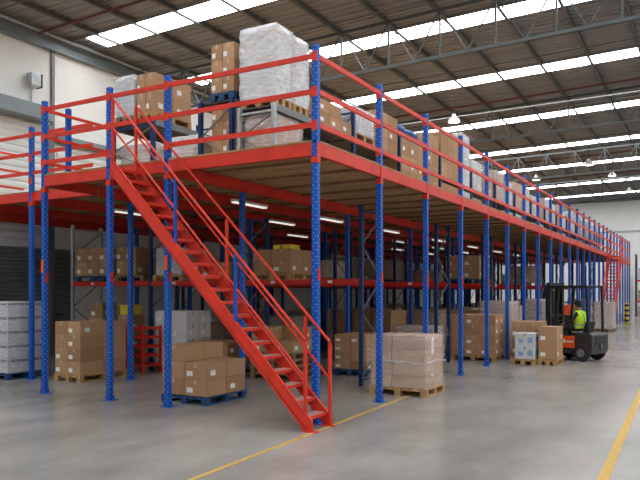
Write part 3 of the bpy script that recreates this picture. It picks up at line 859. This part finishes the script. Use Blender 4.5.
# bay two
half_pallet(13.08, 6.62, 1.0, .76, LS, 'pallet under the grey wrapped boxes on shelf', 'wood')
wrapped(13.1, 6.63, LS + .146, .96, .74, .55, 2, 2, 2, 'grey wrapped boxes on the shelf left of second side post', 'greybox', 'film')
stack(14.25, 6.62, LS, .58, .38, .3, 2, 2, 3, 'shelf pile behind the second side post', 'shelf cartons behind the second side post', 'carton')
half_pallet(13.1, 6.62, 1.0, .76, DZ, 'pallet on the deck below the grey wrapped boxes', 'wood')
wrapped(13.12, 6.63, DZ + .146, .96, .74, .42, 2, 2, 2, 'low wrapped load on deck below the grey boxes', 'kraft', 'film')
stack(14.3, 6.64, DZ, .55, .36, .36, 2, 2, 2, 'deck pile behind the second side post', 'deck cartons behind the second side post', 'carton')
# bay three: free-standing brown stack with sacks on top
stack(15.62, 6.62, DZ, .56, .38, .4, 3, 2, 4, 'deck stack between second and third side posts', 'free-standing brown stack on the deck', 'carton')
def sack(x, y, z, label, mat):
    t = thing('sack', label, 'sack', (x, y, z), 0, 'sacks on the brown stack')
    m = MB(); vs = []; fs = []; n, q = 14, 7
    for i in range(q + 1):
        ph = PI * i / q; 
        for k in range(n):
            a = 2 * PI * k / n; s_ = lambda v, e: math.copysign(abs(v) ** e, v)
            vs.append((.38 * s_(math.cos(a), .5) * max(.03, math.sin(ph)) ** .6, .24 * s_(math.sin(a), .5) * max(.03, math.sin(ph)) ** .6, .105 - .103 * s_(math.cos(ph), .8)))
    for i in range(q):
        for k in range(n): fs.append((i * n + k, i * n + (k + 1) % n, (i + 1) * n + (k + 1) % n, (i + 1) * n + k))
    fs += [tuple(range(n)), tuple(range(q * n, q * n + n))]
    m._q(vs, fs); part('sack_body', m, mat, t, 0, True)
    part('printed_panel', MB().box(-.2, .2, -.12, .12, .2085, .211), M['white'], t)
for k, (x, z) in enumerate(((16.02, 0), (16.86, 0), (16.02, .212), (16.86, .212))):
    sack(x, 7.0, DZ + 1.602 + z, 'blue and white sack %s, %s of the brown deck stack' % (('lying lower', 'lying on top')[k // 2], ('front end', 'back end')[k % 2]), M['sackb'])
stack(17.4, 6.62, DZ, .45, .38, .42, 2, 2, 5, 'tall deck stack at third side post', 'tall brown stack on the deck', 'carton', detail=True)
# bays four on: mixed tall loads, on the deck and on the shelf
stack(18.5, 6.62, LS, .55, .38, .42, 3, 2, 3, 'shelf stack beyond third side post', 'brown shelf stack beyond the third post', 'carton', detail=False)
wrapped(20.35, 6.62, LS, .8, .76, 1.6, 2, 2, 5, 'tall pale wrapped tower on the shelf behind the fourth side post', 'whitebox', 'filmc')
stack(18.55, 6.62, DZ, .55, .38, .45, 3, 2, 2, 'on deck below that shelf stack', 'brown cartons below the shelf stack', 'carton', detail=False)
wrapped(20.4, 6.62, DZ, .8, .76, .9, 2, 2, 3, 'pale wrapped load on deck below the tall pale tower', 'whitebox', 'filmc')
far = []
r2 = random.Random(11)
BN = [(21.3, 24.1), (24.1, 26.9), (26.9, 29.7), (29.7, 32.5), (32.5, 35.3), (35.3, 38.1), (38.1, 40.9), (40.9, 43.7), (43.7, 46.5), (46.5, 49.3), (49.3, 52.1)]
kinds = ['whitebox', 'kraft', 'carton', 'whitebox', 'kraft', 'whitebox', 'whitebox', 'carton', 'greybox', 'whitebox', 'kraft', 'whitebox', 'carton', 'whitebox']
ki = 0
for bi, (a, b) in enumerate(BN):
    for s in (0, 1):
        x = a + .12 + s * 1.32
        mt = kinds[ki % len(kinds)]; ki += 1
        h = r2.uniform(.75, 1.2)
        wrapped(x, 6.63, LS, 1.09, .74, h, 2, 2, 3, '%s wrapped load on deck-edge shelf, %s bay %s half' % (MATW[mt], ORD[bi + 4], ('near', 'far')[s]), mt, r2.choice(['film', 'filmc', 'filmc']), 'wrapped loads along the deck edge')
        mt = kinds[(ki * 5 + 2) % len(kinds)]
        wrapped(x, 6.63, DZ, 1.1, .74, r2.uniform(.6, .85), 2, 2, 2, '%s wrapped load below deck-edge shelf, %s bay %s half' % (MATW[mt], ORD[bi + 4], ('near', 'far')[s]), mt, r2.choice(['film', 'filmc']), 'wrapped loads along the deck edge')
# behind the white towers
pallet(9.98, 7.52, 1.1, .56, 5.461, 'bluewood', 'blue pallet under the tall brown stack beside the white towers')
stack(10.0, 7.53, 5.607, .5, .265, .3, 2, 2, 3, 'shelf stack left of the white towers', 'brown shelf stack left of the white towers', 'carton')
stack(10.0, 7.55, DZ, .5, .25, .3, 2, 2, 4, 'deck stack left of the white towers', 'brown deck stack left of the white towers', 'carton')
# at the stair head
Z2 = 5.331
pallet(9.98, 9.45, 1.1, .5, Z2, 'wood', 'timber pallet under the brown cartons above the stair head')
stack(9.99, 9.46, Z2 + .146, .55, .24, .39, 2, 2, 2, 'shelf stack above the stair head', 'brown cartons above the stair head', 'carton')
pallet(9.98, 10.0, 1.1, .52, Z2, 'woodo', 'pallet under the grey wrapped boxes above the stair head')
wrapped(9.99, 10.02, Z2 + .146, 1.05, .48, .8, 2, 2, 2, 'grey film-wrapped boxes left of the brown cartons at stair head', 'greybox', 'film')
wrapped(10.09, 9.52, DZ, .95, .9, .72, 2, 2, 2, 'white wrapped goods on the deck at the stair head', 'kraft', 'filmw', None, .05)
wrapped(10.1, 8.45, DZ, .8, .7, .75, 2, 2, 2, 'loosely wrapped pale goods on the deck right of stair head', 'kraft', 'filmw', None, .06)

# ------------------------------------------------------------------ lamps
def batten(x, y, label):
    t = thing('batten_light', label, 'light', (x, y, HD - .27), 0, 'fluorescent battens under the deck')
    part('housing', MB().box(-.62, .62, -.06, .06, -.05, 0), M['white'], t)
    for s in (-.035, .035): part('tube', MB().tube([(-.6, s, -.066), (.6, s, -.066)], .014, 8), M['tube'], t)
for r, (y, nm) in enumerate(((8.75, 'right row'), (10.3, 'middle row'), (12.2, 'left row'))):
    for i, x in enumerate([12.2, 15.9, 19.8, 24.2, 28.4, 32.3, 36.0]):
        if r and (i + r) % 2 and i < 4: continue
        batten(x, y, 'white fluorescent batten under the deck, %s, %s from the front' % (nm, ORD[i]))
def pendant(x, y, z, label):
    t = thing('pendant_lamp', label, 'light', (x, y, z), 0, 'high bay lamps')
    part('cord', MB().tube([(0, 0, .3), (0, 0, roof_z(y) - z - .28)], .012, 6), M['blk'], t)
    m = MB().lathe((0, 0, 0), [(.26, 0), (.2, .1), (.09, .2), (.07, .3)], 18); part('shade', m, M['white'], t, 0, True)
    part('lamp', MB().lathe((0, 0, 0), [(.2, -.012), (.2, -.002)], 16), M['bulb'], t)
for i, (px, py, z) in enumerate(((454, 122, 8.6), (589, 165, 8.4), (629, 192, 8.3), (612, 176, 8.9), (536, 180, 8.4))):
    d = F_PX * (z - EYE) / (Y_HOR - py); r = d * (px - 320) / F_PX
    pendant(d * CY + r * SY, d * SY - r * CY, z, ['white cone lamp hanging above the fourth side post', 'white cone lamp hanging over the aisle, mid roof', 'white cone lamp hanging before the far wall, lower of two', 'white cone lamp hanging before the far wall, upper of two', 'white cone lamp hanging above the far racks'][i])

# ------------------------------------------------------------------ forklift
def forklift(loc, rz):
    t = thing('forklift', 'orange and black counterbalance forklift at the edge of the aisle', 'forklift', loc, rz)
    def P(name, m, mat, bevel=0, smooth=False, parent=t): return part(name, m, mat, parent, bevel, smooth)
    # x forward, y left
    W = .46
    m = MB().prism([(-.3, .2), (.46, .2), (.46, .5), (.26, .54), (.18, .27), (-.02, .27), (-.05, .7), (-.3, .7)], 'y', -W, W); P('chassis', m, M['char'], .02)
    m = MB().prism([(-.8, .3), (-.74, .2), (-.31, .2), (-.31, .79), (-.72, .79), (-.8, .74)], 'y', -W - .02, W + .02)
    cw = P('counterweight', m, M['char'], .04)
    for z in (.46, .6): P('vent', MB().box(-.812, -.795, -.3, .3, z, z + .09), M['blk'], parent=cw)
    P('tow_pin', MB().tube([(-.83, 0, .36), (-.83, 0, .5)], .03, 8), M['hub'], parent=cw)
    for s in (-1, 1):
        sp = P('side_panel', MB().box(-.29, .17, min(s * (W + .001), s * (W + .016)), max(s * (W + .001), s * (W + .016)), .36, .7), M['orange'], .004); sp['label'] = 'orange side panel'
    for q in (0, 1): P('maker_mark', MB().box(-.02 + q * .09, .04 + q * .09, W + .0165, W + .019, .5, .6), M['sticker'], parent=sp)
    P('maker_mark', MB().box(-.25, -.05, W + .0165, W + .019, .52, .56), M['sticker'], parent=sp)
    for s in (1, -1):
        for (x, r, w, nm) in ((.34, .27, .16, 'front'), (-.48, .24, .14, 'rear')):
            y = s * (W - .03)
            wh = P('wheel', MB().lathe((x, y, r + .001), [(r * .5, -w / 2), (r * .93, -w / 2), (r, -w * .36), (r, w * .36), (r * .93, w / 2), (r * .5, w / 2)], 22, 'y'), M['tyre'], 0, True)
            P('hub', MB().lathe((x, y, r + .001), [(r * .48, -w / 2 - .004), (r * .5, 0), (r * .48, w / 2 + .004)], 16, 'y'), M['hub'], parent=wh)
    for s in (1, -1):
        g = MB(); g.bar((-.66, s * .43, .76), (-.62, s * .43, 2.06), .05, .06, (1, 0, 0)); P('guard_leg', g, M['blk'])
        g = MB(); g.bar((.38, s * .43, .45), (.2, s * .43, 2.06), .05, .06, (1, 0, 0)); P('guard_leg', g, M['blk'])
    g = MB()
    for s in (1, -1): g.bar((-.64, s * .43, 2.08), (.46, s * .43, 2.08), .05, .06)
    for x in (-.63, -.42, -.2, 0.02, .24, .45): g.bar((x, -.43, 2.08), (x, .43, 2.08), .05, .04)
    P('overhead_guard', g, M['blk'])
    m = MB().box(-.38, -.04, -.23, .23, .7, .775); P('seat', m, M['blk'], .03)
    m = MB().prism([(-.5, .795), (-.4, .795), (-.46, 1.1), (-.56, 1.1)], 'y', -.21, .21); P('backrest', m, M['blk'], .02)
    P('steering_column', MB().tube([(.42, 0, .48), (.39, 0, .92)], .035, 8), M['blk'])
    ring = [(.362 + .12 * math.cos(a) * .45, .17 * math.sin(a), 0.98 + .12 * math.cos(a)) for a in [2 * PI * k / 16 for k in range(17)]]
    P('steering_wheel', MB().tube(ring, .014, 6), M['blk'])
    for s in (1, -1):
        m = MB(); m.box(.5, .62, s * .34 - .05, s * .34 + .05, .08, 2.2); P('mast_channel', m, M['blk'])
        m = MB(); m.box(.6, .71, s * .25 - .04, s * .25 + .04, .08, 2.14); P('mast_channel', m, M['blk'])
    for z in (.3, 1.2, 2.1): P('mast_crossbar', MB().box(.52, .6, -.34, .34, z, z + .09), M['blk'])
    P('lift_cylinder', MB().tube([(.66, 0, .2), (.66, 0, 1.95)], .06, 10), M['blk'], 0, True)
    P('carriage', MB().box(.72, .76, -.44, .44, .2, .3).box(.72, .76, -.44, .44, .5, .6).box(.72, .76, -.4, -.34, .3, .5).box(.72, .76, .34, .4, .3, .5), M['blk'])
    for s in (1, -1): P('fork', MB().box(.765, .805, s * .24 - .05, s * .24 + .05, .05, .62).box(.805, 1.5, s * .24 - .05, s * .24 + .05, .05, .09), M['blk'])
    return t
FL = (20.5, 3.38); FR = math.radians(71)
forklift((FL[0], FL[1], 0), FR)

# ------------------------------------------------------------------ driver
def driver():
    t = thing('person', 'seated forklift driver in a hi-vis vest and black cap', 'person', (FL[0], FL[1], .3), FR)
    J = {'pel': (-.2, 0, 1.14, .135, .125), 'spi': (-.22, 0, 1.3, .13, .12), 'che': (-.2, 0, 1.48, .155, .12), 'nk0': (-.18, 0, 1.6, .07, .065), 'nk': (-.165, 0, 1.66, .052, .055),
         'h1': (-.15, 0, 1.74, .078, .085), 'h2': (-.145, 0, 1.82, .08, .095), 'h3': (-.15, 0, 1.88, .05, .06),
         'nose': (-.055, 0, 1.765, .014, .014)}
    E = [('pel', 'spi'), ('spi', 'che'), ('che', 'nk0'), ('nk0', 'nk'), ('nk', 'h1'), ('h1', 'h2'), ('h2', 'h3'), ('h1', 'nose')]
    for s, q in ((1, 'l'), (-1, 'r')):
        J.update({'sh' + q: (-.19, s * .19, 1.53, .062, .062), 'el' + q: (-.06, s * .27, 1.3, .045, .045), 'wr' + q: (.17, s * .17, 1.24, .03, .034), 'pa' + q: (.235, s * .16, 1.235, .024, .038),
                  'hip' + q: (-.17, s * .1, 1.12, .09, .085), 'kn' + q: (.22, s * .13, 1.1, .062, .062), 'an' + q: (.03, s * .13, .6, .042, .042), 'to' + q: (.12, s * .135, .56, .035, .035),
                  'ear' + q: (-.155, s * .088, 1.765, .014, .02)})
        E += [('che', 'sh' + q), ('sh' + q, 'el' + q), ('el' + q, 'wr' + q), ('wr' + q, 'pa' + q), ('pel', 'hip' + q), ('hip' + q, 'kn' + q), ('kn' + q, 'an' + q), ('an' + q, 'to' + q), ('h1', 'ear' + q)]
    fing = []
    for s, q in ((1, 'l'), (-1, 'r')):
        for k, ln in enumerate((.075, .085, .08, .065)):
            y = s * (.16) + (k - 1.5) * .02
            fing.append([(.235, y, 1.235), (.27, y, 1.24), (.27 + ln * .5, y, 1.225), (.27 + ln * .45, y, 1.19)])
        fing.append([(.2, s * .135, 1.235), (.225, s * .112, 1.215), (.258, s * .112, 1.195)])
    me = bpy.data.meshes.new('body'); ks = list(J); vs = [J[k][:3] for k in ks]; rad = [J[k][3:] for k in ks]; es = [(ks.index(a), ks.index(b)) for a, b in E]; roots = [0]
    for ch in fing:
        b = len(vs); roots.append(b)
        for i, p in enumerate(ch):
            vs.append(p); rad.append((.009, .009))
            if i: es.append((b + i - 1, b + i))
    me.from_pydata(vs, es, []); bo = link('body', me, t)
    me.materials.append(M['cloth']); me.materials.append(M['skin'])
    bm = bmesh.new(); bm.from_mesh(me); lay = bm.verts.layers.skin.verify(); bm.verts.ensure_lookup_table()
    for i, v in enumerate(bm.verts): v[lay].radius = rad[i]; v[lay].use_root = i in roots
    bm.to_mesh(me); bm.free()
    bo.modifiers.new('skin', 'SKIN').use_smooth_shade = True
    s = bo.modifiers.new('sub', 'SUBSURF'); s.levels = s.render_levels = 2
    # bake the figure so that skin and clothes can carry their own material
    dg = bpy.context.evaluated_depsgraph_get(); ev = bo.evaluated_get(dg); nm = bpy.data.meshes.new_from_object(ev)
    bo.modifiers.clear(); bo.data = nm
    nm.materials.clear(); nm.materials.append(M['cloth']); nm.materials.append(M['skin'])
    for p in nm.polygons:
        c = p.center; p.use_smooth = True
        p.material_index = 1 if (c.z > 1.645 or (c.x > .16 and 1.15 < c.z < 1.3 and abs(c.y) < .25)) else 0
    # vest: tapered shell round the trunk with two bands, open at neck and arms
    def ring(z, x, rx, ry, n=24): return [(x + rx * math.cos(2 * PI * k / n), ry * math.sin(2 * PI * k / n), z) for k in range(n)]
    secs = [(1.12, -.2, .165, .185), (1.25, -.21, .165, .185), (1.38, -.205, .17, .2), (1.5, -.195, .17, .215), (1.58, -.185, .135, .18), (1.63, -.175, .085, .1)]
    m = MB(); n = 24; vs = [v for s_ in secs for v in ring(*s_)]
    m._q(vs, [(i * n + k, i * n + (k + 1) % n, (i + 1) * n + (k + 1) % n, (i + 1) * n + k) for i in range(len(secs) - 1) for k in range(n)])
    part('vest', m, M['hivis'], t, 0, True)
    vest = t.children[-1]
    vest = [c for c in t.children if c.name.startswith('vest')][0]
    m = MB(); z0 = 1.22
    a, b = ring(1.2, -.208, .169, .189), ring(1.245, -.208, .169, .189)
    m._q(a + b, [(k, (k + 1) % n, n + (k + 1) % n, n + k) for k in range(n)]); part('reflective_band', m, M['reflect'], vest, 0, True)
    m = MB()
    for s_ in (.09, -.09): m.tube([(-.372, s_, 1.14), (-.382, s_, 1.4), (-.362, s_, 1.5), (-.3, s_ * .9, 1.6)], .013, 6)
    part('reflective_strap', m, M['reflect'], vest)
    m = MB().lathe((-.15, 0, 1.79), [(.106, 0), (.108, .05), (.09, .1), (.05, .128), (.01, .135)], 20); cp = part('cap', m, M['cap'], t, 0, True)
    part('cap_peak', MB().prism([(-.07, -.075), (.03, -.05), (.05, 0), (.03, .05), (-.07, .075)], 'z', 1.795, 1.806), M['cap'], cp)
    m = MB().lathe((-.165, 0, 1.72), [(.085, 0), (.096, .04), (.1, .075)], 18); part('hair', m, M['blk'], t, 0, True)
    for s_ in (1, -1): part('eye', MB().lathe((-.07, s_ * .03, 1.785), [(.003, -.008), (.009, 0), (.003, .008)], 8), M['white'], t)
    part('mouth', MB().box(-.082, -.068, -.022, .022, 1.715, 1.722), M['ink'], t)
driver()
for c_ in [o for o in bpy.data.objects if o.get('category') == 'person'][0].children: c_.location.z -= .525

# ------------------------------------------------------------------ far end of the hall
rack('distant blue and red pallet rack against the far wall', 60.6, 1.1, [-2.9, -.2, 2.5, 5.2], [1.2, 2.9], 5.0)
for lv, z in ((0, .001), (1, 1.201), (2, 2.901)):
    for k in range(6):
        y = (-2.77, -1.43, -.07, 1.27, 2.63, 3.97)[k]
        wrapped(60.75, y, z, .8, 1.05, .75 + .1 * ((k * 3 + lv) % 3), 2, 2, 2, 'wrapped load, %s level of far wall rack, %s from right' % (('floor', 'middle', 'upper')[lv], ORD[k]), ['carton', 'whitebox', 'kraft'][(k + lv) % 3], 'filmc', 'loads on the far wall rack')
t = thing('bollard', 'yellow and black striped bollard near the far stair', 'bollard', (44.5, 4.3, 0))
part('pole', MB().tube([(0, 0, .01), (0, 0, 1.25)], .13, 14), M['yellow'], t, 0, True)
for z in (.15, .45, .75, 1.05): part('black_band', MB().lathe((0, 0, z), [(.132, 0), (.132, .14)], 14), M['blk'], t)
part('base_plate', MB().box(-.2, .2, -.2, .2, .001, .012), M['blk'], t)
t = thing('column_guard', 'white steel column guard beyond the far stair', 'column guard', (54.6, 4.95, 0))
part('guard_body', MB().box(-.12, .12, -.12, .12, .001, 3.1), M['white'], t, .02)
part('base_plate', MB().box(-.2, .2, -.2, .2, .001, .012), M['white'], t)
t = tag(link('storage_bin', None, None, (25.4, 4.25, .0)), 'small orange bin on a dark stand behind the forklift driver', 'bin')
part('stand', MB().box(.06, .34, .04, .26, .001, 1.1), M['char'], t)
part('bin_body', MB().prism([(.02, 1.101), (.28, 1.101), (.31, 1.42), (-.01, 1.42)], 'x', 0, .4), M['orange'], t, .01)
part('bin_rim', MB().box(-.02, .42, -.03, .33, 1.421, 1.46), M['orange'], t, .006)

# ------------------------------------------------------------------ light and view
w = bpy.data.worlds.new('world'); sc.world = w; w.use_nodes = True
w.node_tree.nodes['Background'].inputs[0].default_value = (.75, .85, 1, 1); w.node_tree.nodes['Background'].inputs[1].default_value = .3
vs_ = sc.view_settings; vs_.view_transform = 'Standard'; vs_.look = 'None'; vs_.gamma = 1; vs_.exposure = -.42
vs_.use_curve_mapping = False
sc.cycles.use_denoising = True
sc.cycles.max_bounces = 8; sc.cycles.diffuse_bounces = 5; sc.cycles.glossy_bounces = 3; sc.cycles.transparent_max_bounces = 12
sc.cycles.sample_clamp_indirect = 8
